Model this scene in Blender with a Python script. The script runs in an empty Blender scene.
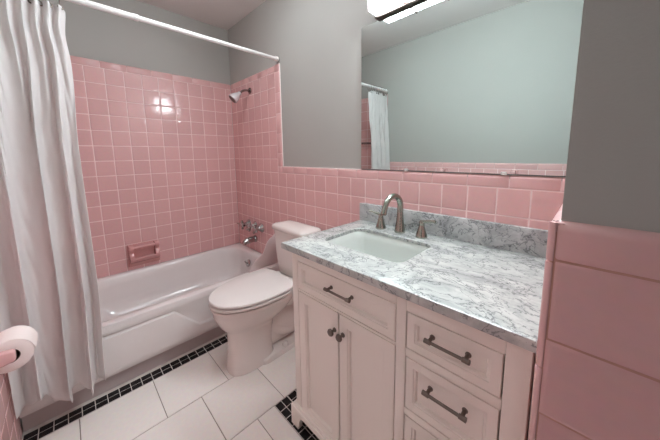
import bpy, bmesh, math, random
from mathutils import Vector, Matrix
from math import sin, cos, pi, radians
random.seed(7)
SC = bpy.context.scene
COL = SC.collection
T = 0.1095            # wall tile pitch
ZR = 1.14             # wainscot row line
H = 2.45              # ceiling height
YL = -1.45            # left wall tile face
XP, YP = 2.5215, -0.766  # partition corner

# ------------------------------------------------------------------ materials
def new_mat(name):
    m = bpy.data.materials.new(name); m.use_nodes = True
    nt = m.node_tree; b = nt.nodes['Principled BSDF']
    return m, nt, b
def lin(c):
    f = lambda v: v/12.92 if v <= .04045 else ((v+.055)/1.055)**2.4
    return (f(c[0]/255), f(c[1]/255), f(c[2]/255), 1)
def plain(name, rgb, rough=.5, metal=0, noise=.04, nscale=6, bump=0, bscale=200, coat=0, spec=.5):
    m, nt, b = new_mat(name)
    b.inputs['Roughness'].default_value = rough; b.inputs['Metallic'].default_value = metal
    b.inputs['Coat Weight'].default_value = coat
    b.inputs['Specular IOR Level'].default_value = spec
    tc = nt.nodes.new('ShaderNodeTexCoord'); nz = nt.nodes.new('ShaderNodeTexNoise')
    nz.inputs['Scale'].default_value = nscale; nz.inputs['Detail'].default_value = 4
    nt.links.new(tc.outputs['Object'], nz.inputs['Vector'])
    mx = nt.nodes.new('ShaderNodeMix'); mx.data_type = 'RGBA'
    c = lin(rgb)
    mx.inputs['A'].default_value = tuple(max(0, v*(1-noise)) for v in c[:3])+(1,)
    mx.inputs['B'].default_value = tuple(min(1, v*(1+noise)) for v in c[:3])+(1,)
    nt.links.new(nz.outputs['Fac'], mx.inputs['Factor'])
    nt.links.new(mx.outputs['Result'], b.inputs['Base Color'])
    if bump:
        n2 = nt.nodes.new('ShaderNodeTexNoise'); n2.inputs['Scale'].default_value = bscale
        n2.inputs['Detail'].default_value = 3
        nt.links.new(tc.outputs['Object'], n2.inputs['Vector'])
        bp = nt.nodes.new('ShaderNodeBump'); bp.inputs['Strength'].default_value = bump
        bp.inputs['Distance'].default_value = .002
        nt.links.new(n2.outputs['Fac'], bp.inputs['Height'])
        nt.links.new(bp.outputs['Normal'], b.inputs['Normal'])
    return m

M = {}
M['paint'] = plain('grey_wall_paint', (173, 171, 166), .62, bump=.12, bscale=260, noise=.02)
M['ceil'] = plain('ceiling_paint', (222, 218, 215), .75, bump=.1, bscale=200, noise=.02)
M['grout'] = plain('pale_pink_grout', (240, 214, 212), .8, noise=.06, nscale=30)
M['white_caulk'] = plain('white_caulk', (242, 226, 222), .6)
M['showerplastic'] = plain('pale_satin_chrome', (226, 224, 226), .25, metal=.35)
M['tgrout'] = plain('aged_tan_grout', (196, 146, 132), .85, noise=.1, nscale=40)
M['dtile'] = plain('rose_ceramic', (206, 152, 150), .15, noise=.03)
M['fgrout'] = plain('floor_grout', (150, 138, 130), .85, noise=.1, nscale=30)
M['white_grout'] = plain('border_grout', (206, 198, 192), .85, noise=.1, nscale=30)
M['ftile'] = plain('white_floor_tile', (226, 221, 214), .32, noise=.03, nscale=5)
M['black'] = plain('black_border_tile', (22, 21, 23), .28, noise=.3, nscale=60)
M['tub'] = plain('white_enamel', (226, 220, 218), .16, noise=.015, coat=.2)
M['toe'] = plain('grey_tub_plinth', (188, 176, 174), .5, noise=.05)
M['porc'] = plain('porcelain', (226, 218, 213), .1, noise=.01, coat=.3)
M['basin'] = plain('basin_porcelain', (203, 207, 202), .1, noise=.01, coat=.3)
M['plastic'] = plain('white_seat_plastic', (226, 219, 215), .22, noise=.01)
M['guard'] = plain('splash_guard_plastic', (224, 208, 206), .3, noise=.01)
M['cab'] = plain('white_cabinet_lacquer', (240, 235, 227), .38, noise=.012)
M['gapshade'] = plain('gap_shade_paint', (92, 80, 74), .8)  # dark tone that paints the shade seen in the cabinet gaps
M['pewter'] = plain('dark_pewter', (120, 111, 104), .33, metal=1, noise=.15, nscale=40)
M['nickel'] = plain('brushed_nickel', (160, 163, 153), .24, metal=1, noise=.06, nscale=60)
M['chrome'] = plain('chrome', (178, 176, 175), .08, metal=1, noise=.02)
M['oldchrome'] = plain('worn_chrome', (150, 140, 138), .2, metal=1, noise=.2, nscale=60)
M['steel'] = plain('fixture_metal', (110, 100, 94), .35, metal=1, noise=.05)
M['rod'] = plain('white_rod_enamel', (232, 228, 226), .3, noise=.01)
M['mirror'] = plain('mirror_silver', (212, 223, 221), .0, metal=1, noise=0)
M['mirback'] = plain('mirror_backing', (70, 62, 60), .6)
M['paper'] = plain('toilet_paper', (240, 226, 222), .95, noise=.02, bump=.3, bscale=300)
M['card'] = plain('cardboard_core', (96, 80, 70), .9)
M['rubber'] = plain('dark_rubber', (40, 34, 34), .6)
M['clip'] = plain('clear_clip_plastic', (220, 215, 212), .2)

def tile_mat(name, rgb, var=.1, rough=.12):
    m, nt, b = new_mat(name)
    at = nt.nodes.new('ShaderNodeAttribute'); at.attribute_name = 'tile_id'
    mx = nt.nodes.new('ShaderNodeMix'); mx.data_type = 'RGBA'
    c = lin(rgb)
    mx.inputs['A'].default_value = tuple(v*(1-var) for v in c[:3])+(1,)
    mx.inputs['B'].default_value = tuple(min(1, v*(1+var)) for v in c[:3])+(1,)
    nt.links.new(at.outputs['Fac'], mx.inputs['Factor'])
    tc = nt.nodes.new('ShaderNodeTexCoord'); nz = nt.nodes.new('ShaderNodeTexNoise')
    nz.inputs['Scale'].default_value = 60; nz.inputs['Detail'].default_value = 3
    nt.links.new(tc.outputs['Object'], nz.inputs['Vector'])
    m2 = nt.nodes.new('ShaderNodeMix'); m2.data_type = 'RGBA'; m2.blend_type = 'MULTIPLY'
    m2.inputs['Factor'].default_value = .12
    nt.links.new(mx.outputs['Result'], m2.inputs['A']); nt.links.new(nz.outputs['Color'], m2.inputs['B'])
    nt.links.new(m2.outputs['Result'], b.inputs['Base Color'])
    n2 = nt.nodes.new('ShaderNodeTexNoise'); n2.inputs['Scale'].default_value = 25
    nt.links.new(tc.outputs['Object'], n2.inputs['Vector'])
    bp = nt.nodes.new('ShaderNodeBump'); bp.inputs['Strength'].default_value = .06; bp.inputs['Distance'].default_value = .003
    nt.links.new(n2.outputs['Fac'], bp.inputs['Height']); nt.links.new(bp.outputs['Normal'], b.inputs['Normal'])
    b.inputs['Roughness'].default_value = rough
    return m
M['tile'] = tile_mat('pink_glazed_tile', (227, 180, 178), .035)
M['cap'] = tile_mat('pink_glazed_cap_tile', (227, 180, 178), .03, .3)
M['ftile'] = tile_mat('white_floor_tile', (240, 234, 228), .025, .3)
M['black'] = tile_mat('black_border_tile', (20, 19, 21), .3, .25)

# marble
def marble(name, base, cloud, k):
    m, nt, b = new_mat(name)
    N = nt.nodes.new; L = nt.links.new
    tc = N('ShaderNodeTexCoord'); mp = N('ShaderNodeMapping')
    mp.inputs['Rotation'].default_value = (.3, .2, .55)
    mp.inputs['Scale'].default_value = (1, 1.6, 1.3)
    L(tc.outputs['Object'], mp.inputs['Vector'])
    w = N('ShaderNodeTexNoise'); w.inputs['Scale'].default_value = 5; w.inputs['Detail'].default_value = 6
    L(mp.outputs['Vector'], w.inputs['Vector'])
    sb = N('ShaderNodeVectorMath'); sb.operation = 'SUBTRACT'; sb.inputs[1].default_value = (.5, .5, .5)
    L(w.outputs['Color'], sb.inputs[0])
    sc = N('ShaderNodeVectorMath'); sc.operation = 'SCALE'; sc.inputs['Scale'].default_value = .22
    L(sb.outputs[0], sc.inputs[0])
    ad = N('ShaderNodeVectorMath'); L(mp.outputs['Vector'], ad.inputs[0]); L(sc.outputs[0], ad.inputs[1])
    def vein(scale, width, detail):
        n = N('ShaderNodeTexNoise'); n.inputs['Scale'].default_value = scale; n.inputs['Detail'].default_value = detail
        n.inputs['Roughness'].default_value = .55
        L(ad.outputs[0], n.inputs['Vector'])
        s = N('ShaderNodeMath'); s.operation = 'SUBTRACT'; s.inputs[1].default_value = .5; L(n.outputs['Fac'], s.inputs[0])
        a = N('ShaderNodeMath'); a.operation = 'ABSOLUTE'; L(s.outputs[0], a.inputs[0])
        r = N('ShaderNodeMapRange'); r.inputs['From Min'].default_value = 0; r.inputs['From Max'].default_value = width
        r.inputs['To Min'].default_value = 1; r.inputs['To Max'].default_value = 0
        L(a.outputs[0], r.inputs['Value']); return r.outputs['Result']
    v1 = vein(6.5, .011, 6); v2 = vein(17, .022, 6)
    cl = N('ShaderNodeTexNoise'); cl.inputs['Scale'].default_value = 11; cl.inputs['Detail'].default_value = 7
    cl.inputs['Roughness'].default_value = .65
    L(ad.outputs[0], cl.inputs['Vector'])
    cr = N('ShaderNodeMapRange'); cr.inputs['From Min'].default_value = .40; cr.inputs['From Max'].default_value = .75
    L(cl.outputs['Fac'], cr.inputs['Value'])
    def mix(a, bcol, fac, k):
        mm = N('ShaderNodeMath'); mm.operation = 'MULTIPLY'; mm.inputs[1].default_value = k; L(fac, mm.inputs[0])
        x = N('ShaderNodeMix'); x.data_type = 'RGBA'; L(mm.outputs[0], x.inputs['Factor'])
        if isinstance(a, tuple): x.inputs['A'].default_value = a
        else: L(a, x.inputs['A'])
        x.inputs['B'].default_value = bcol; return x.outputs['Result']
    c = mix(lin(base), lin(cloud), cr.outputs['Result'], k)
    c = mix(c, lin((92, 95, 98)), v1, .8)
    c = mix(c, lin((84, 88, 92)), v2, .72)
    L(c, b.inputs['Base Color'])
    b.inputs['Roughness'].default_value = .2
    return m
M['marble'] = marble('grey_veined_marble', (198, 200, 196), (114, 119, 120), .72)
M['marble2'] = marble('shade_clouded_marble', (196, 200, 200), (116, 121, 123), .85)  # stronger dark clouds paint in the weaker light on the backsplash
def fabric():
    m, nt, b = new_mat('white_waffle_fabric')
    N = nt.nodes.new; L = nt.links.new
    uv = N('ShaderNodeUVMap'); mp = N('ShaderNodeMapping'); mp.inputs['Scale'].default_value = (1, 1, 1)
    L(uv.outputs['UV'], mp.inputs['Vector'])
    ck = N('ShaderNodeTexVoronoi'); ck.inputs['Scale'].default_value = 130; ck.inputs['Randomness'].default_value = .12
    L(mp.outputs['Vector'], ck.inputs['Vector'])
    n = N('ShaderNodeTexNoise'); n.inputs['Scale'].default_value = 9; n.inputs['Detail'].default_value = 3
    L(mp.outputs['Vector'], n.inputs['Vector'])
    b1 = N('ShaderNodeBump'); b1.inputs['Strength'].default_value = .35; b1.inputs['Distance'].default_value = .002; b1.invert = True
    L(ck.outputs['Distance'], b1.inputs['Height'])
    b2 = N('ShaderNodeBump'); b2.inputs['Strength'].default_value = .35; b2.inputs['Distance'].default_value = .012
    L(n.outputs['Fac'], b2.inputs['Height']); L(b1.outputs['Normal'], b2.inputs['Normal'])
    L(b2.outputs['Normal'], b.inputs['Normal'])
    b.inputs['Base Color'].default_value = lin((242, 240, 239)); b.inputs['Roughness'].default_value = .9
    b.inputs['Specular IOR Level'].default_value = .15
    tr = N('ShaderNodeBsdfTranslucent'); tr.inputs['Color'].default_value = lin((242, 238, 237))
    ms = N('ShaderNodeMixShader'); ms.inputs['Fac'].default_value = .45
    L(b.outputs[0], ms.inputs[1]); L(tr.outputs[0], ms.inputs[2])
    L(ms.outputs[0], nt.nodes['Material Output'].inputs['Surface'])
    return m
M['fabric'] = fabric()
def emis(name, rgb, s):
    m, nt, b = new_mat(name)
    b.inputs['Base Color'].default_value = lin(rgb); b.inputs['Roughness'].default_value = .4
    b.inputs['Emission Color'].default_value = lin(rgb); b.inputs['Emission Strength'].default_value = s
    return m
M['dome'] = emis('fill_lamp_glass', (238, 248, 253), 3.0)  # glow of the added fill lamp
M['glow'] = emis('lit_frosted_glass', (238, 248, 254), 7.2)

# ------------------------------------------------------------------ helpers
def root_loc(o):
    v = Vector((0, 0, 0))
    while o: v += o.location; o = o.parent
    return v
def obj(name, bm, mat, parent=None, smooth=True, angle=35, kind=None):
    if parent:
        bmesh.ops.translate(bm, verts=bm.verts, vec=-root_loc(parent))
    bmesh.ops.recalc_face_normals(bm, faces=bm.faces)
    me = bpy.data.meshes.new(name); bm.to_mesh(me); bm.free()
    if smooth:
        me.polygons.foreach_set('use_smooth', [True]*len(me.polygons))
        me.set_sharp_from_angle(angle=radians(angle))
    o = bpy.data.objects.new(name, me); COL.objects.link(o)
    me.materials.append(M[mat] if isinstance(mat, str) else mat)
    o.parent = parent
    if kind: o['kind'] = kind
    return o
def thing(name, label, cat, loc=(0, 0, 0), group=None):
    o = bpy.data.objects.new(name, None); COL.objects.link(o)
    o.location = loc; o.empty_display_size = .05
    return tag(o, label, cat, group)
def tag(o, label, cat, group=None):
    o['label'] = label; o['category'] = cat
    if group: o['group'] = group
    return o
def box(bm, a, b, bev=0, seg=2):
    (x0, y0, z0), (x1, y1, z1) = a, b
    x0, x1 = min(x0, x1), max(x0, x1); y0, y1 = min(y0, y1), max(y0, y1); z0, z1 = min(z0, z1), max(z0, z1)
    t = bmesh.new(); bmesh.ops.create_cube(t, size=1)
    bmesh.ops.scale(t, verts=t.verts, vec=(x1-x0, y1-y0, z1-z0))
    bmesh.ops.translate(t, verts=t.verts, vec=((x0+x1)/2, (y0+y1)/2, (z0+z1)/2))
    if bev: bmesh.ops.bevel(t, geom=t.edges[:], offset=bev, segments=seg, profile=.5, affect='EDGES')
    merge(bm, t)
def merge(bm, t):
    me = bpy.data.meshes.new('tmp'); t.to_mesh(me); t.free(); bm.from_mesh(me); bpy.data.meshes.remove(me)
def Bx(a, b, bev=0, seg=2):
    bm = bmesh.new(); box(bm, a, b, bev, seg); return bm
def loft(bm, rings, cap0=True, cap1=True, closed=True):
    vs = [[bm.verts.new(p) for p in r] for r in rings]
    n = len(rings[0])
    for a, b in zip(vs, vs[1:]):
        for i in range(n if closed else n-1):
            j = (i+1) % n
            bm.faces.new((a[i], a[j], b[j], b[i]))
    if cap0: bm.faces.new(vs[0][::-1])
    if cap1: bm.faces.new(vs[-1])
    return vs
def tube(bm, pts, r, seg=16, cap=True):
    pts = [Vector(p) for p in pts]; n = len(pts)
    rs = r if isinstance(r, (list, tuple)) else [r]*n
    tan = []
    for i in range(n):
        t = (pts[min(i+1, n-1)]-pts[max(i-1, 0)]); tan.append(t.normalized())
    up = Vector((0, 0, 1)) if abs(tan[0].z) < .9 else Vector((1, 0, 0))
    nrm = (up-tan[0]*up.dot(tan[0])).normalized()
    rings = []
    for i in range(n):
        nrm = (nrm-tan[i]*nrm.dot(tan[i])).normalized(); bi = tan[i].cross(nrm)
        rings.append([pts[i]+(nrm*cos(2*pi*k/seg)+bi*sin(2*pi*k/seg))*rs[i] for k in range(seg)])
    loft(bm, rings, cap, cap)
def Tb(pts, r, seg=16):
    bm = bmesh.new(); tube(bm, pts, r, seg); return bm
def lathe(bm, prof, origin, axis=(0, 0, 1), seg=28):
    """prof: list of (radius, height along axis)"""
    ax = Vector(axis).normalized(); q = Vector((0, 0, 1)).rotation_difference(ax); o = Vector(origin)
    rings = [[o+q @ Vector((max(r, 1e-4)*cos(2*pi*k/seg), max(r, 1e-4)*sin(2*pi*k/seg), h)) for k in range(seg)] for r, h in prof]
    loft(bm, rings, True, True)
def La(prof, origin, axis=(0, 0, 1), seg=28):
    bm = bmesh.new(); lathe(bm, prof, origin, axis, seg); return bm
def prism(bm, poly, ax, a, b, bev=0, seg=2):
    """poly in the two remaining axes (in order), extruded along axis ax from a to b"""
    t = bmesh.new()
    def P(p, v):
        q = list(p); q.insert(ax, v); return q
    loft(t, [[P(p, a) for p in poly], [P(p, b) for p in poly]])
    bmesh.ops.recalc_face_normals(t, faces=t.faces)
    if bev:
        ed = [e for e in t.edges if e.is_manifold and e.calc_face_angle(0) > .6]
        bmesh.ops.bevel(t, geom=ed, offset=bev, segments=seg, profile=.5, affect='EDGES')
    merge(bm, t)
def Pr(poly, ax, a, b, bev=0, seg=2):
    bm = bmesh.new(); prism(bm, poly, ax, a, b, bev, seg); return bm
def spline(ctrl, n=8):
    c = [Vector(p) for p in ctrl]; out = []
    for i in range(len(c)-1):
        p0, p1, p2, p3 = c[max(i-1, 0)], c[i], c[i+1], c[min(i+2, len(c)-1)]
        for k in range(n):
            t = k/n
            out.append(.5*((2*p1)+(-p0+p2)*t+(2*p0-5*p1+4*p2-p3)*t*t+(-p0+3*p1-3*p2+p3)*t**3))
    out.append(c[-1]); return out
def rrect(x0, x1, y0, y1, r, z, n=8):
    pts = []
    for cx, cy, a in ((x1-r, y1-r, 0), (x0+r, y1-r, 90), (x0+r, y0+r, 180), (x1-r, y0+r, 270)):
        for k in range(n+1):
            t = radians(a+90*k/n); pts.append((cx+r*cos(t), cy+r*sin(t), z))
    return pts
rnd = random.Random(3)
def tiles(rects, P, mat, parent, name='wall_tile', gw=.0042, edge=.0035, dep=.0016, tilt=.0028, base=.007):
    """glazed tiles: each (u0,v0,u1,v1); P(u,v,d) maps to the wall (d = depth below the tile face)"""
    verts, faces, ids = [], [], []
    for (u0, v0, u1, v1) in rects:
        u0 += gw/2; v0 += gw/2; u1 -= gw/2; v1 -= gw/2
        if u1-u0 < .004 or v1-v0 < .004: continue
        a, b = rnd.gauss(0, tilt), rnd.gauss(0, tilt); uc, vc = (u0+u1)/2, (v0+v1)/2; tid = rnd.random()
        d0 = rnd.gauss(0, .0002)
        k0 = len(verts)
        for ins, d in ((0, base), (0, dep), (edge*.25, dep*.55), (edge*.6, dep*.15), (edge, 0), (edge*2.2, -.0001)):
            ii = min(ins, (u1-u0)*.4, (v1-v0)*.4)
            for (u, v) in ((u0+ii, v0+ii), (u1-ii, v0+ii), (u1-ii, v1-ii), (u0+ii, v1-ii)):
                verts.append(P(u, v, d+d0+a*(u-uc)+b*(v-vc)))
        for r in range(5):
            for i in range(4):
                j = (i+1) % 4
                faces.append((k0+r*4+i, k0+r*4+j, k0+r*4+4+j, k0+r*4+4+i))
        faces.append((k0+20, k0+21, k0+22, k0+23))
        ids += [tid]*24
    me = bpy.data.meshes.new(name)
    L = root_loc(parent) if parent else Vector()
    me.from_pydata([Vector(v)-L for v in verts], [], faces)
    bm = bmesh.new(); bm.from_mesh(me); bmesh.ops.recalc_face_normals(bm, faces=bm.faces); bm.to_mesh(me); bm.free()
    at = me.attributes.new('tile_id', 'FLOAT', 'POINT'); at.data.foreach_set('value', ids)
    me.polygons.foreach_set('use_smooth', [True]*len(me.polygons))
    me.set_sharp_from_angle(angle=radians(50))
    o = bpy.data.objects.new(name, me); COL.objects.link(o); me.materials.append(M[mat]); o.parent = parent
    return o
def caps(runs, P, parent, mat='cap', name='cap_tile'):
    """bullnose cap: (u0,u1,v0,v1) with rounded top edge"""
    verts, faces, ids = [], [], []
    for (u0, u1, v0, v1, side) in runs:
        g = .0010
        tid = rnd.random(); a = rnd.gauss(0, .0015)
        if side == 'top':
            prof = [(v0+g, .007), (v0+g, .0015), (v0+g+.002, .0003), (v0+.008, 0)]
            R = .012
            prof += [(v1-R+R*sin(t*pi/12), R-R*cos(t*pi/12)) for t in range(0, 7)]
            prof += [(v1, .016)]
            pp = [(u0+g, u1-g)]
            k0 = len(verts); n = len(prof)
            for (v, d) in prof:
                for f, dd in ((0, .0015), (.0025, 0), (None, 0), (1, .0015)):
                    u = u0+g if f == 0 else u0+g+f if f == .0025 else u1-g-.0025 if f is None else u1-g
                    verts.append(P(u, v, d+dd+a*(v-v0)))
        else:  # vertical trim, rounded at u1
            prof = [(u0+g, .007), (u0+g, .0015), (u0+g+.002, .0003), (u0+.008, 0)]
            R = .012
            prof += [(u1-R+R*sin(t*pi/12), R-R*cos(t*pi/12)) for t in range(0, 7)]
            prof += [(u1, .016)]
            k0 = len(verts); n = len(prof)
            for (u, d) in prof:
                for f, dd in ((0, .0015), (.0025, 0), (None, 0), (1, .0015)):
                    v = v0+g if f == 0 else v0+g+f if f == .0025 else v1-g-.0025 if f is None else v1-g
                    verts.append(P(u, v, d+dd+a*(u-u0)))
        for r in range(n-1):
            for i in range(3):
                faces.append((k0+r*4+i, k0+r*4+i+1, k0+r*4+5+i, k0+r*4+4+i))
        ids += [tid]*(len(verts)-k0)
    me = bpy.data.meshes.new(name); L = root_loc(parent)
    me.from_pydata([Vector(v)-L for v in verts], [], faces)
    bm = bmesh.new(); bm.from_mesh(me); bmesh.ops.recalc_face_normals(bm, faces=bm.faces); bm.to_mesh(me); bm.free()
    at = me.attributes.new('tile_id', 'FLOAT', 'POINT'); at.data.foreach_set('value', ids)
    me.polygons.foreach_set('use_smooth', [True]*len(me.polygons)); me.set_sharp_from_angle(angle=radians(50))
    o = bpy.data.objects.new(name, me); COL.objects.link(o); me.materials.append(M[mat]); o.parent = parent
    return o
def cuts(a, b, start, pitch):
    """grid lines between a and b on the lattice start + k*pitch"""
    out = [a]; k = math.ceil((a-start)/pitch-1e-6)
    while start+k*pitch < b-1e-6:
        if start+k*pitch > a+1e-6: out.append(start+k*pitch)
        k += 1
    out.append(b); return out
def grid(us, vs): return [(u0, v0, u1, v1) for u0, u1 in zip(us, us[1:]) for v0, v1 in zip(vs, vs[1:])]

# ------------------------------------------------------------------ room shell
XT = 7.9396*T - 0        # x of column line 0 on the mirror wall
TOPR = ZR+7*T            # top grout line of the tub surround
TOPS = 1.957             # top of the tub surround
CAPZ = 1.19              # top of the wainscot
TUBZ = .388
XB = 3.25                # end of the passage
XH = 3.3
XL = 2.46                # left wall cut short here, unseen, to keep bounce light off the partition
def S(name, bm, mat): return obj(name, bm, mat, None, smooth=False, kind='structure')

floor = S('floor', Bx((-.1, YL-.1, -.1), (XH+.1, .1, -.0035)), 'fgrout')
PF = lambda u, v, d: (u, v, -d)
rows = [.850, 1.160, 1.485, 1.800, 2.105, 2.41, 2.715, 3.02, XH]
fr = []
for i, (a, b) in enumerate(zip(rows, rows[1:])):
    st = -.957 if i % 2 == 0 else -.80
    ys = cuts(YL+.002, -.002, st, .305)
    if i >= 2:                      # beside / in front of the vanity border
        top = -.557 if a < XP-.1 else (YP-.002 if a < XB-.1 else -.01)
        ys = [y for y in cuts(YL+.002, top, -.957 if i % 2 == 0 else -.80, .305)]
    for y0, y1 in zip(ys, ys[1:]): fr.append((a, y0, b, y1))
tiles(fr, PF, 'ftile', floor, 'floor_tile', gw=.004, edge=.0025, dep=.0012, tilt=.0006, base=.004)
# grout bed and black border along the tub and around the vanity
bd = bmesh.new()
box(bd, (.70, YL, -.02), (.850, 0, -.0012)); box(bd, (1.487, -.557, -.02), (XP, 0, -.0012))
obj('border_grout', bd, 'white_grout', floor, False)
br = []
for (xa, xb) in ((.771, .809), (.809, .847)): br += grid([xa, xb], cuts(YL+.002, -.003, -1.201, .0495))
for (ya, yb) in ((-.556, -.518), (-.518, -.480)): br += grid(cuts(1.488, XP, 1.488, .0495), [ya, yb])
for (xa, xb) in ((1.488, 1.526), (1.526, 1.564)): br += grid([xa, xb], cuts(-.478, -.003, -.478, .0495))
tiles(br, PF, 'black', floor, 'border_tile', gw=.0035, edge=.0012, dep=.0008, tilt=.004, base=.002)

S('ceiling', Bx((-.1, YL-.1, H), (XH+.1, .1, H+.1)), 'ceil')
d = .010                  # paint lies this far behind the tile face
wf = S('wall_far', Bx((-.12, YL-.12, -.1), (-d, .12, H)), 'paint')
wr = S('wall_right', Bx((-.12, d, -.1), (XH+.1, .12, H)), 'paint')
wl = S('wall_left', Bx((-.12, YL-.12, -.1), (XL, YL-d, H)), 'paint')
wp = S('wall_partition', Bx((XP+.0115, YP+d, -.1), (XB, d, H)), 'paint')

def grout(parent, P, u0, u1, v0, v1, extra=None, mat='grout'):
    bm = bmesh.new()
    for (a, b, c, e) in [(u0, u1, v0, v1)]+(extra or []):
        pts = [P(a, c, .0014), P(b, c, .0014), P(b, e, .0014), P(a, e, .0014)]
        pb = [P(a, c, .0098), P(b, c, .0098), P(b, e, .0098), P(a, e, .0098)]
        loft(bm, [pts, pb])
    return obj('wall_grout', bm, mat, parent, False)
vz_sur = cuts(TUBZ-.02, TOPR, ZR, T)
vz_wai = cuts(.0, ZR, ZR, T)
# far wall
Pf = lambda u, v, dd: (-dd, -u, v)
tiles(grid(cuts(0, -YL, .4466*T, T), vz_sur), Pf, 'tile', wf)
cc = cuts(0, -YL, .03, .1524)
caps([(a, b, TOPR, TOPS, 'top') for a, b in zip(cc, cc[1:])], Pf, wf)
grout(wf, Pf, 0, -YL, TUBZ-.02, TOPS-.014)
# mirror wall
Pr_ = lambda u, v, dd: (u, dd, v)
xe = XT-1*T
tiles(grid(cuts(0, xe, XT, T), vz_sur)+grid(cuts(xe, XP, XT, T), [z for z in vz_wai]), Pr_, 'tile', wr)
cc = cuts(.0, xe, .05, .1524)
caps([(a, b, TOPR, TOPS, 'top') for a, b in zip(cc, cc[1:])], Pr_, wr)
vv = cuts(CAPZ, TOPS, ZR, .1524)
caps([(xe, xe+.062, a, b, 'side') for a, b in zip(vv, vv[1:])], Pr_, wr, name='edge_tile')
cc = [xe]+cuts(xe+.062, XP, XT+5*T, .1524)
caps([(a, b, ZR, CAPZ, 'top') for a, b in zip(cc, cc[1:])], Pr_, wr)
grout(wr, Pr_, 0, xe, TUBZ-.02, TOPS-.014, [(xe, xe+.05, CAPZ-.03, TOPS-.014), (xe, XP, 0, CAPZ-.014)])
bm = bmesh.new(); box(bm, (xe+.0605, .003, CAPZ), (xe+.0655, .0101, TOPS), .001); box(bm, (xe+.0605, .003, CAPZ-.002), (1.604, .0101, CAPZ+.0028), .001)
obj('caulk_line', bm, 'white_caulk', wr)
# left wall
Pl = lambda u, v, dd: (u, YL-dd, v)
tiles(grid(cuts(0, xe, XT, T), vz_sur)+grid(cuts(xe, XL, XT, T), vz_wai), Pl, 'tile', wl)
cc = cuts(.0, xe, .05, .1524)
caps([(a, b, TOPR, TOPS, 'top') for a, b in zip(cc, cc[1:])], Pl, wl)
caps([(xe, xe+.062, a, b, 'side') for a, b in zip(vv, vv[1:])], Pl, wl, name='edge_tile')
cc = [xe]+cuts(xe+.062, XL, XT, .1524)
caps([(a, b, ZR, CAPZ, 'top') for a, b in zip(cc, cc[1:])], Pl, wl)
grout(wl, Pl, 0, xe, TUBZ-.02, TOPS-.014, [(xe, xe+.05, CAPZ-.03, TOPS-.014), (xe, XL, 0, CAPZ-.014)])
# partition: face towards the passage, and the side towards the vanity
Pp = lambda u, v, dd: (u, YP+dd, v)
xs = XP+.0085
tiles(grid(cuts(xs, XB, xs, T), vz_wai), Pp, 'tile', wp, edge=.006, dep=.0018, gw=.0016)
cc = cuts(xs, XB, xs+.1524, .1524)
caps([(a, b, ZR, CAPZ, 'top') for a, b in zip(cc, cc[1:])], Pp, wp)
grout(wp, Pp, XP+.005, XB, 0, CAPZ-.014, mat='tgrout')
Ps = lambda u, v, dd: (XP+dd, u, v)
tiles(grid(cuts(YP+.012, 0, YP+.012, T), vz_wai), Ps, 'tile', wp)
caps([(a, b, ZR, CAPZ, 'top') for a, b in zip(cuts(YP+.012, 0, YP+.1, .1524), cuts(YP+.012, 0, YP+.1, .1524)[1:])], Ps, wp)
grout(wp, Ps, YP+.012, 0, 0, CAPZ-.014)
# rounded corner pieces of the partition
bm = bmesh.new()
zz = [.0005]+[1.1365-.1495*k for k in range(7, -1, -1)]+[CAPZ-.001]
for a, b in zip(zz, zz[1:]):
    R = .0085; cx, cy = XP+R, YP+R
    pl = [(cx+R*cos(t), cy+R*sin(t)) for t in [pi+pi/2*k/8 for k in range(9)]]+[(cx, cy)]
    prism(bm, pl, 2, a+.0008, b-.0008, .0012, 2)
box(bm, (XP+.003, YP+.003, .9), (XP+.0165, YP+.02, CAPZ-.0025), .001)
obj('corner_tile', bm, 'tile', wp)

# ------------------------------------------------------------------ bathtub
tub = thing('bathtub', 'white enamelled alcove bathtub with embossed apron along the far pink tiled wall', 'bathtub', (.39, -.72, 0))
def ring(x0, x1, y0, y1, r, z): return rrect(x0, x1, y0, y1, r, z, 8)
bm = bmesh.new()
XF = .780
out = [ring(.002, XF, YL+.002, -.002, .004, TUBZ-.04), ring(.002, XF, YL+.002, -.002, .006, TUBZ-.010),
       ring(.004, XF-.003, YL+.004, -.004, .008, TUBZ-.003), ring(.009, XF-.010, YL+.009, -.009, .010, TUBZ)]
inn = [ring(.045, XF-.058, YL+.075, -.062, .17, TUBZ), ring(.051, XF-.064, YL+.082, -.068, .17, TUBZ-.004),
       ring(.060, XF-.072, YL+.094, -.078, .165, TUBZ-.016), ring(.072, XF-.082, YL+.13, -.088, .16, TUBZ-.07),
       ring(.088, XF-.096, YL+.21, -.102, .15, .22), ring(.108, XF-.112, YL+.29, -.122, .14, .135),
       ring(.140, XF-.14, YL+.34, -.155, .12, .100), ring(.20, XF-.2, YL+.42, -.22, .10, .088)]
loft(bm, out+inn, False, True)
# apron with embossed panel
def hz(y):   # height of the embossed edge along the apron
    if y > -.665: return .170
    if y > -.805: return .170+(.316-.170)*(-.665-y)/.14
    if y > -1.27: return .316
    if y > -1.40: return .316-(.146)*(-1.27-y)/.13
    return .170
ys = sorted(set([YL+.002, -.002, -.665, -.805, -1.27, -1.40]+[YL+.002+(1.446)*k/30 for k in range(31)]))
prof = lambda y: [(XF, TUBZ-.04), (XF-.002, TUBZ-.055), (XF-.008, (TUBZ-.05+hz(y)+.008)/2), (XF-.011, hz(y)+.010), (XF-.009, hz(y)+.006), (XF-.001, hz(y)), (XF+.001, hz(y)-.006), (XF-.001, .13), (XF-.003, .096), (XF-.006, .092), (XF-.05, .092)]
rings = [[(x, y, z) for x, z in prof(y)] for y in ys]
loft(bm, rings, False, False, closed=False)
obj('tub_body', bm, 'tub', tub, angle=40)
obj('toe_panel', Bx((XF-.06, YL+.002, .0005), (XF-.030, -.002, .095)), 'toe', tub, False)
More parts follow.
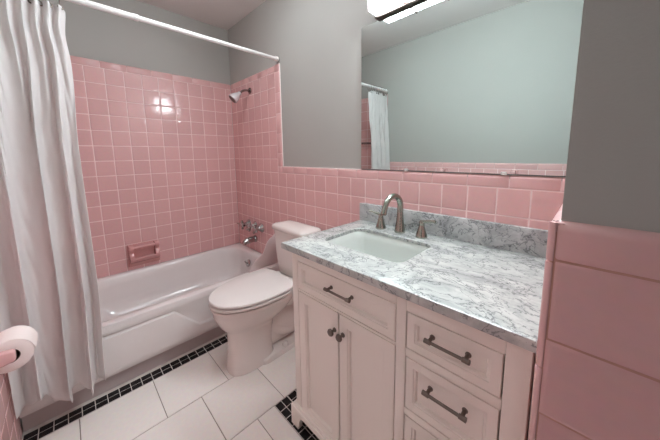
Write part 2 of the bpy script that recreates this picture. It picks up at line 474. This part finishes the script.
ov = bmesh.new(); lathe(ov, [(.034, 0), (.034, .004), (.028, .010), (.012, .013), (.0, .013)], (.372, -.100, .300), (0, -.95, .3))
op = obj('overflow_plate', ov, 'chrome', tub)
ov = bmesh.new(); tube(ov, [(.372, -.111, .302), (.372, -.128, .315), (.372, -.132, .330)], [.006, .005, .006], 10)
obj('trip_lever', ov, 'oldchrome', op)
obj('drain', La([(.03, 0), (.03, .003), (.022, .005), (.0, .004)], (.39, -.27, .0885)), 'oldchrome', tub)

# splash guard: wavy-edged plastic fin on the rim end
sp = [(-.285, TUBZ+.004)]+[tuple(p)[:2] for p in spline([(-.275, .415, 0), (-.258, .440, 0), (-.232, .470, 0), (-.19, .492, 0), (-.160, .515, 0), (-.142, .553, 0), (-.125, .588, 0), (-.098, .615, 0), (-.062, .635, 0), (-.035, .665, 0), (-.02, .70, 0), (-.004, .72, 0)], 4)]+[(-.004, TUBZ+.004)]
gd = thing('splash_guard', 'white plastic splash guard with a wavy edge on the tub rim beside the toilet', 'splash guard', (.75, -.1, TUBZ))
obj('fin', Pr(sp, 0, .748, .753, .001, 2), 'guard', gd)
obj('foot_flange', Bx((.738, -.285, TUBZ), (.766, -.004, TUBZ+.005), .0015), 'guard', gd)

# tub spout, valve handles, shower head, soap dish
o = obj('tub_spout', Tb(spline([(.347, -.001, .505), (.347, -.03, .506), (.347, -.075, .503), (.347, -.108, .494), (.347, -.122, .480)], 5), [.032]*4+[.028]*9+[.025]*5+[.022]*3, 20), 'chrome')
tag(o, 'short chrome tub spout on the pink tile below the three valve handles', 'spout')
fa = thing('tub_faucet', 'three chrome valve handles in a row on the pink tile above the tub spout', 'faucet', (.39, 0, .64))
for i, hx in enumerate((.235, .350, .465)):
    hz_ = .630
    h = obj('escutcheon', La([(.042, .0), (.042, .004), (.034, .014), (.022, .026), (.018, .04), (.018, .056), (.0, .056)], (hx, -.001, hz_), (0, -1, 0)), 'chrome', fa)
    bm = bmesh.new()
    lathe(bm, [(.018, 0), (.026, .004), (.027, .018), (.020, .028), (0, .030)], (hx, -.055, hz_), (0, -1, 0), 20)
    t0 = (pi*1.0, .75, -.35)[i]
    for a in range(4):
        t = a*pi/2+t0; ln = .105 if (a == 0 and i == 0) else .042
        tube(bm, [(hx, -.070, hz_), (hx+ln*.5*cos(t), -.072, hz_+ln*.5*sin(t)), (hx+ln*.85*cos(t), -.074, hz_+ln*.85*sin(t)), (hx+ln*cos(t), -.075, hz_+ln*sin(t))], [.011, .0085, .0125 if ln < .05 else .006, .009 if ln < .05 else .005], 12)
    obj('handle', bm, 'chrome', h)
sh = thing('wall_shower', 'small chrome shower head on a bent arm high on the pink tiled wall', 'shower', (.375, 0, 1.834))
obj('flange', La([(.026, 0), (.026, .003), (.018, .010), (.012, .013), (0, .013)], (.375, -.001, 1.834), (0, -1, .0)), 'oldchrome', sh)
obj('arm', Tb(spline([(.375, -.004, 1.834), (.375, -.035, 1.834), (.375, -.070, 1.822), (.375, -.096, 1.802)], 6), .0095, 14), 'oldchrome', sh)
ax = Vector((-.12, -.72, -.66)).normalized()
hd = obj('head', La([(.011, 0), (.016, .004), (.016, .018), (.021, .026), (.029, .042), (.037, .064), (.041, .082), (.041, .090), (.037, .092), (0, .090)], (.375, -.090, 1.806), ax), 'showerplastic', sh)
obj('spray_face', La([(.034, 0), (.034, .003), (.0, .004)], Vector((.375, -.090, 1.806))+ax*.0915, ax), 'steel', hd)

sd = thing('soap_dish', 'pink ceramic soap dish with a grab bar set in the far tub wall', 'soap dish', (0, -.808, .50))
y0, y1, z0, z1 = -.912, -.705, .412, .592
obj('back_plate', Bx((-.001, y0, z0), (.012, y1, z1), .004), 'dtile', sd)
for (a, b) in ((y0+.004, y0+.034), (y1-.034, y1-.004)):
    pl = [(.008, z0+.06), (.045, z0+.062), (.062, z0+.078), (.058, z0+.10), (.042, z0+.12), (.05, z1-.05), (.066, z1-.03), (.064, z1-.008), (.048, z1-.002), (.008, z1-.002)]
    obj('cheek', Pr([(x, z) for x, z in pl], 1, a, b, .004, 3), 'dtile', sd)
obj('grab_bar', Tb([(.050, y0+.02, z1-.022), (.050, y1-.02, z1-.022)], .0125, 18), 'dtile', sd)
bm = bmesh.new()
pl = [(.008, z0+.03), (.03, z0+.032), (.058, z0+.052), (.068, z0+.068), (.066, z0+.080), (.060, z0+.080), (.05, z0+.066), (.012, z0+.062)]
prism(bm, pl, 1, y0+.006, y1-.006, .003, 2)
obj('tray', bm, 'dtile', sd)

# ------------------------------------------------------------------ rod and curtain
XR, ZRD = .812, 1.987
rod = thing('shower_rod', 'white tension rod spanning from wall to wall above the tub edge', 'rod', (XR, -.72, ZRD))
obj('outer_tube', Tb([(XR, YL+.001, ZRD), (XR, -.86, ZRD)], .0145, 20), 'rod', rod)
obj('inner_tube', Tb([(XR, -.89, ZRD), (XR, -.001, ZRD)], .0125, 20), 'rod', rod)
obj('collar', Tb([(XR, -.87, ZRD), (XR, -.862, ZRD), (XR, -.852, ZRD), (XR, -.845, ZRD)], [.0135, .0165, .0165, .0145], 20), 'rod', rod)
for (a, b) in ((-.022, -.001), (YL+.001, YL+.022)):
    obj('end_cap', Tb([(XR, a, ZRD), (XR, b, ZRD)], .0175, 20), 'rod', rod)

cu = thing('shower_curtain', 'white textured fabric shower curtain gathered at the left end of the rod', 'curtain', (XR, -1.30, 1.9))
NS, NT = 260, 90
def sm(a, b, t):
    t = max(0, min(1, (t-a)/(b-a))); return t*t*(3-2*t)
ZT = 1.945
def hem(s):   # lower edge of the curtain
    pts = [(0, .180), (.10, .182), (.25, .205), (.34, .210), (.40, .150), (.48, .115), (.54, .120), (.60, .185), (.67, .180), (.74, .122), (.81, .118), (.87, .165), (.92, .150), (1, .148)]
    for (a, va), (b, vb) in zip(pts, pts[1:]):
        if s <= b: return va+(vb-va)*sm(a, b, s)
    return pts[-1][1]
def lerpt(pts, t):
    for (a, va), (b, vb) in zip(pts, pts[1:]):
        if t <= b: return va+(vb-va)*sm(a, b, t)
    return pts[-1][1]
def curt(s, t):
    # s along the cloth, t from the top (0) to the hem (1)
    zt = ZT+.010*abs(cos(pi*s*11))**.5-.010
    if s > .955: zt -= .02*(s-.955)/.045
    z = zt+(hem(s)-zt)*t
    yr = lerpt([(0, -1.118), (.06, -1.128), (.13, -1.120), (.35, -1.134), (.7, -1.132), (1, -1.150)], t)
    yl = YL+.012
    lo = sm(.02, .42, t)                       # broad folds take over below the rings
    f1 = 2*pi*(3.9*s+.16*sin(5.2*s+1.1)+.04*sin(3*t+6*s)+.10*t*(1-s))+.5
    f2 = 2*pi*(8.5*s+.1*sin(7*s))+1.0
    f3 = 2*pi*(7.1*s+.22*t+.12*sin(9*s))
    w = sin(f1); w = math.copysign(abs(w)**.75, w)
    A1 = (.021+.007*sin(7*s+2))*lo*(.8+.35*t)
    x = XR+.004+.028*sm(0.02, .6, t)+.020*t
    x += A1*w + .015*(1-sm(0, .4, t))*sin(f2) + .0085*sin(f3)*sm(.05, .3, t)
    x += .0035*sin(31*s+9*t)*sm(0, .2, t)
    # small creases
    x += .0030*sin(60*t+14*sin(11*s))*sin(17*s+8*t)
    y = yl+(yr-yl)*s + .022*cos(f1+.4)*lo*(.5-abs(s-.5))*2 + .012*(1-lo)*cos(f2)*(1-s)
    # slack drape from the last rings
    dr = sm(.78, .9, s)*(1-sm(.93, 1, s)); x += .016*dr*sm(.0, .10, t)*(1-sm(.15, .55, t))
    lim = XF+.020
    if z < TUBZ+.12 and x < lim+.03: x = lim+.03*math.exp((x-lim-.03)/.03)
    return (x, max(y, YL+.006), z)
bm = bmesh.new(); uvl = bm.loops.layers.uv.new('UVMap')
G = [[bm.verts.new(curt(i/NS, j/NT)) for i in range(NS+1)] for j in range(NT+1)]
for j in range(NT):
    for i in range(NS):
        f = bm.faces.new((G[j][i], G[j][i+1], G[j+1][i+1], G[j+1][i]))
        for lp, (a, b) in zip(f.loops, ((i, j), (i+1, j), (i+1, j+1), (i, j+1))):
            lp[uvl].uv = (a/NS*.9, (1-b/NT)*1.8)
cl = obj('cloth', bm, 'fabric', cu, angle=180)
so = cl.modifiers.new('thick', 'SOLIDIFY'); so.thickness = .0015
for k in range(11):
    s = (k+.5)/11 if k < 10 else .965
    p = Vector(curt(s, .012)); p.z = ZT-.012
    gm = bmesh.new()
    lathe(gm, [(.011, -.003), (.011, .003), (.0055, .003), (.0055, -.003)], (p.x, p.y, p.z), (1, .35, 0), 16)
    gr = obj('grommet', gm, 'steel', cu)
    rg = bmesh.new()
    tube(rg, [(XR+.024*sin(t), p.y+.004*cos(t), ZRD-.012+.034*cos(t)) for t in [2*pi*q/20 for q in range(20)]]+[(XR, p.y+.004, ZRD+.022)], .0016, 8)
    obj('ring', rg, 'chrome', cu)

# ------------------------------------------------------------------ toilet
CXT = 1.11
to = thing('toilet', 'white two-piece toilet with closed lid between the tub and the vanity', 'toilet', (CXT, -.40, 0))
def egg(w, yf, yb, z, n=56, p=2.0, cx=CXT, pb=None):
    yc = yb+(yf-yb)*.40
    pts = []
    for k in range(n):
        t = 2*pi*k/n
        c, s_ = cos(t), sin(t)
        e = 2/p if c > 0 or pb is None else 2/pb
        x = w*math.copysign(abs(s_)**e, s_)
        L_ = (yf-yc) if c > 0 else (yb-yc)
        pts.append((cx+x, yc+L_*abs(c)**e, z))
    return pts
bm = bmesh.new()
loft(bm, [egg(.100, -.632, -.34, 0.0005, p=2.7), egg(.100, -.632, -.34, .012, p=2.7), egg(.094, -.626, -.35, .05, p=2.7), egg(.089, -.618, -.35, .12, p=2.6),
          egg(.089, -.616, -.34, .20, p=2.5), egg(.093, -.622, -.33, .245, p=2.4), egg(.106, -.634, -.30, .270, p=2.3), egg(.135, -.658, -.26, .300, p=2.2),
          egg(.158, -.676, -.21, .335, p=2.1), egg(.172, -.688, -.18, .37, p=2.1), egg(.178, -.692, -.17, .40, p=2.1), egg(.184, -.700, -.17, .416, p=2.1), egg(.182, -.698, -.172, .4230, p=2.1), egg(.176, -.690, -.175, .4240, p=2.1),
          egg(.12, -.63, -.24, .4235, p=2.1)])
# trapway and rear deck
loft(bm, [rrect(CXT-.116, CXT+.116, -.47, -.09, .05, .0005), rrect(CXT-.116, CXT+.116, -.47, -.09, .05, .022), rrect(CXT-.110, CXT+.110, -.462, -.10, .05, .032), rrect(CXT-.06, CXT+.06, -.43, -.13, .04, .034)])
def tw(w, y, z0_, z1_):   # cross-section in xz
    n = 20; cz, hz2 = (z0_+z1_)/2, (z1_-z0_)/2
    return [(CXT+w*cos(2*pi*k/n), y, cz+hz2*sin(2*pi*k/n)) for k in range(n)]
loft(bm, [tw(.05, -.43, .03, .26), tw(.068, -.37, .02, .30), tw(.066, -.30, .02, .36), tw(.070, -.22, .02, .38), tw(.066, -.15, .02, .36), tw(.05, -.11, .03, .30)])
loft(bm, [tw(.034, -.40, .18, .30), tw(.072, -.35, .10, .25), tw(.074, -.28, .06, .19), tw(.070, -.2, .04, .15), tw(.03, -.16, .06, .13)])
loft(bm, [rrect(CXT-.10, CXT+.10, -.27, -.04, .05, .30), rrect(CXT-.14, CXT+.14, -.28, -.03, .05, .36), rrect(CXT-.155, CXT+.155, -.28, -.03, .05, .40), rrect(CXT-.150, CXT+.150, -.275, -.035, .05, .425)])
obj('bowl', bm, 'porc', to, angle=50)
for sx in (-1, 1):
    obj('bolt_cap', La([(.019, 0), (.019, .010), (.016, .021), (.009, .028), (0, .030)], (CXT+sx*.088, -.285, .0305)), 'plastic', to)
seat = bmesh.new()
loft(seat, [egg(.150, -.660, -.238, .4235, pb=3), egg(.150, -.660, -.238, .4325, pb=3), egg(.188, -.703, -.224, .4340, pb=3.5), egg(.191, -.706, -.222, .440, pb=3.5), egg(.190, -.705, -.224, .447, pb=3.5), egg(.183, -.698, -.226, .4495, pb=3.5), egg(.15, -.66, -.24, .4485, pb=3.5)])
obj('seat', seat, 'plastic', to)
lid = bmesh.new()
def lidr(w, yf, yb, z): return egg(w, yf, yb, z, p=2.12, pb=4.2)
loft(lid, [lidr(.150, -.660, -.240, .449), lidr(.150, -.660, -.240, .4575), lidr(.187, -.700, -.224, .4590), lidr(.190, -.703, -.222, .466), lidr(.187, -.700, -.225, .473), lidr(.177, -.689, -.232, .4765), lidr(.10, -.56, -.30, .479)])
obj('lid', lid, 'plastic', to)
for sx in (-1, 1): obj('hinge', Bx((CXT+sx*.075-.022, -.232, .431), (CXT+sx*.075+.022, -.200, .466), .006), 'plastic', to)
def tk(hw, yf, z, bow=.02, yb=-.022):
    n = 14; r = .035; pts = []
    base = rrect(CXT-hw, CXT+hw, yf, yb, r, z, 6)
    o2 = []
    for (x, y, zz_) in base:
        u = (x-CXT)/hw
        if y < (yf+yb)/2: y -= bow*(1-u*u)
        o2.append((x, y, zz_))
    return o2
tank = bmesh.new()
loft(tank, [tk(.150, -.150, .428, .012), tk(.162, -.160, .436, .014), tk(.168, -.165, .50, .016), tk(.176, -.172, .62, .018), tk(.182, -.176, .752, .02)])
obj('tank', tank, 'porc', to, angle=50)
tl = bmesh.new()
loft(tl, [tk(.186, -.180, .752, .022), tk(.192, -.186, .756, .023), tk(.193, -.187, .776, .023), tk(.190, -.184, .784, .022), tk(.178, -.172, .791, .02, -.03), tk(.12, -.13, .800, .01, -.06)])
obj('tank_lid', tl, 'porc', to, angle=60)

# ------------------------------------------------------------------ vanity
YF = -.530
va = thing('vanity_cabinet', 'white shaker vanity cabinet with dark pulls under the grey marble top', 'cabinet', (2.07, -.27, 0))
VX0, VX1 = 1.644, 2.498
bm = bmesh.new()
box(bm, (VX0+.004, YF+.024, .06), (VX1-.004, -.004, .70)); box(bm, (VX0+.004, YF+.022, .70), (VX1-.004, YF+.04, .872))
box(bm, (VX0+.004, -.02, .70), (VX1-.004, -.004, .872)); box(bm, (VX0+.004, YF+.03, .70), (VX0+.024, -.01, .872)); box(bm, (VX1-.024, YF+.03, .70), (VX1-.004, -.01, .872))
obj('carcass', bm, 'cab', va, False)
obj('gap_shade', Bx((VX0+.02, YF+.0215, .085), (VX1-.02, YF+.0238, .84)), 'gapshade', va, False)  # dark sheet behind the door and drawer gaps, shade put in as colour
bm = bmesh.new()
def fb(x0, x1, z0, z1, y=YF, bev=.0015): box(bm, (x0, y, z0), (x1, YF+.024, z1), bev)
fb(VX0, 1.680, .09, .8735); fb(1.6805, 2.1675, .827, .8735); fb(1.6805, 2.1675, .692, .7005)
fb(2.168, 2.200, .09, .8735); fb(2.2005, 2.449, .820, .8735); fb(2.2005, 2.449, .676, .702); fb(2.2005, 2.449, .480, .503); fb(2.2005, 2.449, .285, .305)
fb(1.6805, 2.1675, .075, .090); fb(2.2005, 2.449, .075, .095)
obj('face_frame', bm, 'cab', va, angle=30)
# right corner post with a stop chamfer
bm = bmesh.new(); box(bm, (2.4495, YF, .09), (VX1, YF+.024, .8735), .0015)
obj('corner_post', bm, 'cab', va, angle=30)
bm = bmesh.new()
prism(bm, [(2.491, YF-.0015), (2.4985, YF+.006), (2.4985, YF+.03), (2.491, YF+.03)], 2, .10, .74, .003)
obj('post_chamfer', bm, 'cab', va)
# crown strip just under the top
obj('top_rail', Bx((VX0-.004, YF-.004, .862), (VX1, YF+.01, .8738), .002), 'cab', va)
def shaker(name, x0, x1, z0, z1, fw, yf=YF):
    """framed panel with a chamfered recess"""
    bm = bmesh.new(); g = .0034; x0 += g; x1 -= g; z0 += g; z1 -= g
    R = lambda i, y: [(x0+i, y, z0+i), (x1-i, y, z0+i), (x1-i, y, z1-i), (x0+i, y, z1-i)]
    loft(bm, [R(0, yf+.019), R(0, yf+.0015), R(.0015, yf), R(fw, yf), R(fw+.0015, yf+.003), R(fw+.006, yf+.004), R(fw+.009, yf+.012), R(fw+.010, yf+.0125)], True, True)
    return obj(name, bm, 'cab', va, angle=25)
def pull(x, z, parent, w=.102, yf=YF):
    bm = bmesh.new()
    for s in (-1, 1):
        lathe(bm, [(.0075, 0), (.0075, .002), (.0052, .004), (.0050, .022), (.0062, .027), (.0, .029)], (x+s*w/2, yf, z), (0, -1, 0), 14)
    tube(bm, [(x-w/2-.012, yf-.026, z), (x-w/2-.0115, yf-.026, z), (x-w/2-.007, yf-.026, z), (x-w/2+.006, yf-.026, z), (x-w/2+.0075, yf-.026, z), (x, yf-.0262, z), (x+w/2-.0075, yf-.026, z), (x+w/2-.006, yf-.026, z), (x+w/2+.007, yf-.026, z), (x+w/2+.0115, yf-.026, z), (x+w/2+.012, yf-.026, z)],
         [.0050, .0066, .0066, .0066, .0044, .0042, .0044, .0066, .0066, .0066, .0050], 14)
    return obj('pull', bm, 'pewter', parent)
def knob(x, z, parent, yf=YF):
    bm = bmesh.new()
    lathe(bm, [(.009, 0), (.009, .002), (.0055, .005), (.005, .013), (.009, .017), (.0135, .020), (.0142, .024), (.012, .028), (.0, .030)], (x, yf, z), (0, -1, 0), 20)
    return obj('knob', bm, 'pewter', parent)
D = shaker('drawer', 1.680, 2.168, .700, .828, .026); pull(1.940, .780, D)
L_ = shaker('door', 1.680, 1.924, .090, .692, .040); knob(1.904, .614, L_)
R_ = shaker('door', 1.924, 2.168, .090, .692, .040); knob(1.947, .614, R_)
for (z0, z1, zp) in ((.702, .820, .777), (.503, .676, .620), (.305, .480, .43), (.095, .285, .23)):
    D = shaker('drawer', 2.2005, 2.449, z0, z1, .024); pull(2.327, zp, D, .092)
# bracket base with scalloped foot
BX = 1.619
pl = [(BX, .0005), (1.672, .0005)]+[(1.672+.034*(1-cos(t)), .072*sin(t)) for t in [pi/2*k/8 for k in range(1, 9)]]+[(2.425, .072)]
pl += [(2.425+.034*sin(t), .072*cos(t)) for t in [pi/2*k/8 for k in range(1, 8)]]+[(2.459, .0005), (VX1, .0005), (VX1, .100), (BX, .100)]
bm = bmesh.new(); prism(bm, pl, 1, YF-.016, YF+.008, .002)
box(bm, (BX, YF+.008, .0005), (BX+.020, -.004, .100))
box(bm, (BX+.007, YF-.010, .100), (VX1, YF+.008, .112), .005)
box(bm, (BX+.007, YF+.008, .100), (VX0+.01, -.004, .112), .003)
obj('base_molding', bm, 'cab', va, angle=30)

# marble top with the sink cutout
ct = bmesh.new()
x0, x1, y0, y1, zt, zb = 1.612, 2.506, -.562, -.002, .900, .874
hx0, hx1, hy0, hy1 = 1.712, 2.110, -.416, -.146
nc = 10
def per(x0, x1, y0, y1, z, r=.0015): return rrect(x0, x1, y0, y1, r, z, nc)
hole = lambda z, g=0: rrect(hx0-g, hx1+g, hy0-g, hy1+g, .045, z, nc)
outr = [per(x0, x1, y0, y1, zb), per(x0, x1, y0, y1, zt-.004), per(x0+.0015, x1-.0015, y0+.0015, y1-.0015, zt-.001), per(x0+.004, x1-.004, y0+.004, y1-.004, zt)]
innr = [hole(zt, .002), hole(zt-.002), hole(.884), hole(.884, .035)]
loft(ct, outr+innr+[outr[0]], False, False)
bmesh.ops.remove_doubles(ct, verts=ct.verts, dist=1e-6)
o = obj('countertop', ct, 'marble', angle=30)
tag(o, 'grey veined white marble vanity top with a rectangular sink cutout', 'countertop')
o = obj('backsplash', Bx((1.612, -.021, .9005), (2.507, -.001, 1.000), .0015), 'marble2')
tag(o, 'low grey veined marble backsplash strip behind the taps', 'backsplash')
# undermount basin
bs = thing('sink', 'white rectangular undermount sink set in the marble vanity top', 'sink', (1.915, -.286, .78))
bm = bmesh.new()
hr = lambda g, z, r=.045: rrect(hx0+g, hx1-g, hy0+g*.9, hy1-g*.9, r, z, nc)
loft(bm, [hr(-.03, .8835, .06), hr(-.004, .8835), hr(.0, .881), hr(.010, .85, .035), hr(.030, .785, .03), hr(.040, .758, .03), hr(.055, .750, .03), hr(.09, .747, .03)], False, True)
bo = obj('bowl', bm, 'basin', bs, angle=60)
m_ = bo.modifiers.new('thick', 'SOLIDIFY'); m_.thickness = .008; m_.offset = -1
obj('drain', La([(.024, 0), (.024, .003), (.018, .004), (.016, .002), (0, .003)], (1.915, -.26, .7475)), 'nickel', bs)
# faucet
fc = thing('faucet', 'brushed nickel gooseneck faucet with two lever handles on the marble top', 'faucet', (1.912, -.085, .90))
bm = bmesh.new()
lathe(bm, [(.026, 0), (.0265, .003), (.0255, .010), (.0215, .030), (.0180, .055), (.0158, .085), (.0148, .10), (.0, .10)], (1.912, -.082, .9005))
path = [(1.912, -.082, .99), (1.912, -.082, 1.03)]+[(1.912, -.147+.065*cos(t), 1.03+.055*sin(t)) for t in [pi*k/14 for k in range(1, 13)]]
path += [(1.912, -.216, 1.030), (1.912, -.222, 1.012)]
n = len(path)
tube(bm, path, [.0148]+[.0145-.0025*i/(n-1) for i in range(1, n-2)]+[.0128, .0130], 20)
spt = obj('spout', bm, 'nickel', fc)
obj('aerator', La([(.0105, 0), (.0105, .004), (0, .004)], (1.912, -.2225, 1.0115), (0, -.3, -.95), 18), 'steel', spt)
for hx, s in ((1.806, -1), (2.026, 1)):
    hb = obj('handle_base', La([(.0255, 0), (.026, .003), (.0245, .010), (.0185, .030), (.0135, .048), (.0115, .062), (.0125, .068), (.0095, .076), (0, .078)], (hx, -.088, .9005)), 'nickel', fc)
    lv = bmesh.new()
    tube(lv, [(hx-s*.004, -.088, .970), (hx+s*.012, -.089, .974), (hx+s*.034, -.092, .980), (hx+s*.052, -.094, .983), (hx+s*.066, -.096, .984)], [.008, .0075, .006, .0058, .0065], 12)
    lo = obj('lever', lv, 'nickel', hb)

# ------------------------------------------------------------------ mirror and light bar
mr = thing('wall_mirror', 'large frameless wall mirror above the tiled wainscot and vanity', 'mirror', (2.05, 0, 1.57))
obj('glass', Bx((1.606, .0005, 1.1945), (2.515, .004, 1.950), .0008), 'mirror', mr, False)
obj('backing', Bx((1.6045, .0042, 1.1925), (2.516, .0095, 1.952)), 'mirback', mr, False)
for cx in (1.892, 2.311):
    obj('mirror_clip', Bx((cx-.010, -.004, 1.1905), (cx+.010, .006, 1.203), .002), 'clip', mr)
lf = thing('vanity_light', 'lit frosted glass light bar mounted above the top edge of the mirror', 'light fixture', (2.03, 0, 2.04))
obj('backplate', Bx((1.708, -.024, 1.953), (2.352, .0095, 2.135), .003), 'steel', lf)
w = .155
for k in range(4):
    a = 1.722+w*k
    g = bmesh.new(); box(g, (a+.0015, -.088, 1.964), (a+w-.0015, -.0245, 2.122), .006, 3)
    obj('glass_shade', g, 'glow', lf)
for a, b in ((1.7125, 1.7225), (2.3425, 2.3525)):  # end caps added to keep the shades' sideways light off the wall
    obj('end_cap', Bx((a, -.091, 1.960), (b, -.0205, 2.128), .002), 'rod', lf)
for k in range(1, 4):
    a = 1.722+w*k
    obj('divider', Bx((a-.003, -.094, 1.958), (a+.003, -.0205, 2.128)), 'steel', lf, False)

cl_ = thing('added_fill_lamp', 'added fill lamp, a frosted dome above the toilet, out of view', 'fill lamp', (1.12, -.62, H))  # fill lamp added out of view to brighten the lower room
obj('base', La([(.17, 0), (.17, .018), (.16, .025), (0, .025)], (1.12, -.62, H-.0255)), 'rod', cl_)
obj('dome', La([(.0, 0), (.07, .007), (.12, .030), (.148, .062), (.152, .074), (0, .074)], (1.12, -.62, H-.0995)), 'dome', cl_)

# ------------------------------------------------------------------ left wall fittings
tb = thing('towel_bar', 'pink ceramic towel bar below the tile cap on the left wall, seen in the mirror', 'towel bar', (1.79, YL, 1.11))
for cx in (1.503, 2.086):
    p = obj('post', Bx((cx-.028, YL-.001, 1.082), (cx+.028, YL+.012, 1.134), .004), 'tile', tb)
    bm = bmesh.new(); prism(bm, [(YL+.010, 1.088), (YL+.045, 1.094), (YL+.062, 1.100), (YL+.062, 1.122), (YL+.045, 1.128), (YL+.010, 1.130)], 0, cx-.017, cx+.017, .004, 2)
    obj('arm', bm, 'tile', p)
obj('bar', Tb([(1.515, YL+.040, 1.098), (2.074, YL+.040, 1.098)], .0070, 14), 'tile', tb)
gb = thing('grab_bar', 'dark chrome bar on the tiled end wall inside the tub, seen in the mirror', 'grab bar', (.42, YL, 1.41))
for cx in (.24, .62):
    obj('flange', La([(.028, 0), (.028, .006), (.014, .014), (.010, .05), (0, .05)], (cx, YL+.0005, 1.412), (0, 1, 0)), 'oldchrome', gb)
obj('bar', Tb([(.22, YL+.048, 1.412), (.64, YL+.048, 1.412)], .0125, 16), 'oldchrome', gb)

tp = thing('toilet_paper_roll', 'white toilet paper roll hanging on the pink holder in the lower left corner', 'toilet paper', (1.25, -1.375, .664))
PC = (YL+.082, .660)
bm = bmesh.new(); R = .0515
ringo = lambda x, r: [(x, PC[0]+r*cos(2*pi*k/48), PC[1]+r*sin(2*pi*k/48)) for k in range(48)]
loft(bm, [ringo(1.302, .0225), ringo(1.302, R-.003), ringo(1.2995, R), ringo(1.2045, R), ringo(1.202, R-.003), ringo(1.202, .0225), ringo(1.302, .0225)], False, False)
# loose end of the sheet, hanging from the front of the roll
rr = [(t, R+.0012+.004*max(0, 1-t/.25)) for t in [0.15+.1*k for k in range(15)]]
lo_, li_ = [], []
sh_ = [(PC[0]+r*cos(t), PC[1]+r*sin(t)) for t, r in rr]
inn_ = [(PC[0]+(r-.0009)*cos(t), PC[1]+(r-.0009)*sin(t)) for t, r in rr]
end = [(sh_[0][0]+.001, sh_[0][1]-.014)]; endi = [(inn_[0][0]+.001, inn_[0][1]-.014)]
poly = end+sh_+inn_[::-1]+endi
prism(bm, poly, 0, 1.2035, 1.3005)
obj('paper', bm, 'paper', tp, angle=40)
bm = bmesh.new(); loft(bm, [ringo(1.3015, .0225), ringo(1.2025, .0225), ringo(1.2025, .0208), ringo(1.3015, .0208), ringo(1.3015, .0225)], False, False)
obj('core', bm, 'card', tp)
th = thing('toilet_paper_holder', 'pink ceramic holder arms fixed to the left wall carrying the paper roll', 'toilet paper holder', (1.25, YL, .668))
for (a, b) in ((1.310, 1.336), (1.168, 1.194)):
    bm = bmesh.new()
    prism(bm, [(YL, .632), (YL+.03, .642), (YL+.070, .650), (YL+.094, .655), (YL+.098, .660), (YL+.098, .684), (YL+.094, .689), (YL+.070, .692), (YL+.03, .698), (YL, .706)], 0, a, b, .005, 3)
    obj('arm', bm, 'tile', th)
obj('roller', Tb([(1.19, PC[0], .668), (1.314, PC[0], .668)], .011, 16), 'rubber', th)

# ------------------------------------------------------------------ camera, light, view
cam = bpy.data.cameras.new('camera'); co = bpy.data.objects.new('camera', cam); COL.objects.link(co)
Rm = [(0.71458415, 0.69946634, -0.01078532), (-0.08297032, 0.10005214, 0.99151677), (-0.6946117, 0.70762731, -0.12953062)]
mw = Matrix(((Rm[0][0], Rm[1][0], -Rm[2][0]), (Rm[0][1], Rm[1][1], -Rm[2][1]), (Rm[0][2], Rm[1][2], -Rm[2][2]))).to_4x4()
mw.translation = (2.55605, -1.18648, 1.27453)
co.matrix_world = mw
cam.sensor_fit = 'HORIZONTAL'; cam.sensor_width = 36; cam.lens = 262.972/660*36
cam.shift_x = -4.64/660; cam.shift_y = -30.57/660
cam.clip_start = .01; cam.clip_end = 50
SC.camera = co

w_ = bpy.data.worlds.new('world'); SC.world = w_; w_.use_nodes = True
w_.node_tree.nodes['Background'].inputs['Color'].default_value = (.6, .6, .62, 1)
w_.node_tree.nodes['Background'].inputs['Strength'].default_value = .03

vs = SC.view_settings
SC.display_settings.display_device = 'sRGB'
vs.view_transform = 'Standard'; vs.look = 'None'; vs.gamma = 1; vs.use_curve_mapping = False
vs.exposure = 3.2
cy = SC.cycles
cy.use_denoising = True
cy.max_bounces = 14; cy.diffuse_bounces = 8; cy.glossy_bounces = 6; cy.transmission_bounces = 4
cy.sample_clamp_indirect = 6
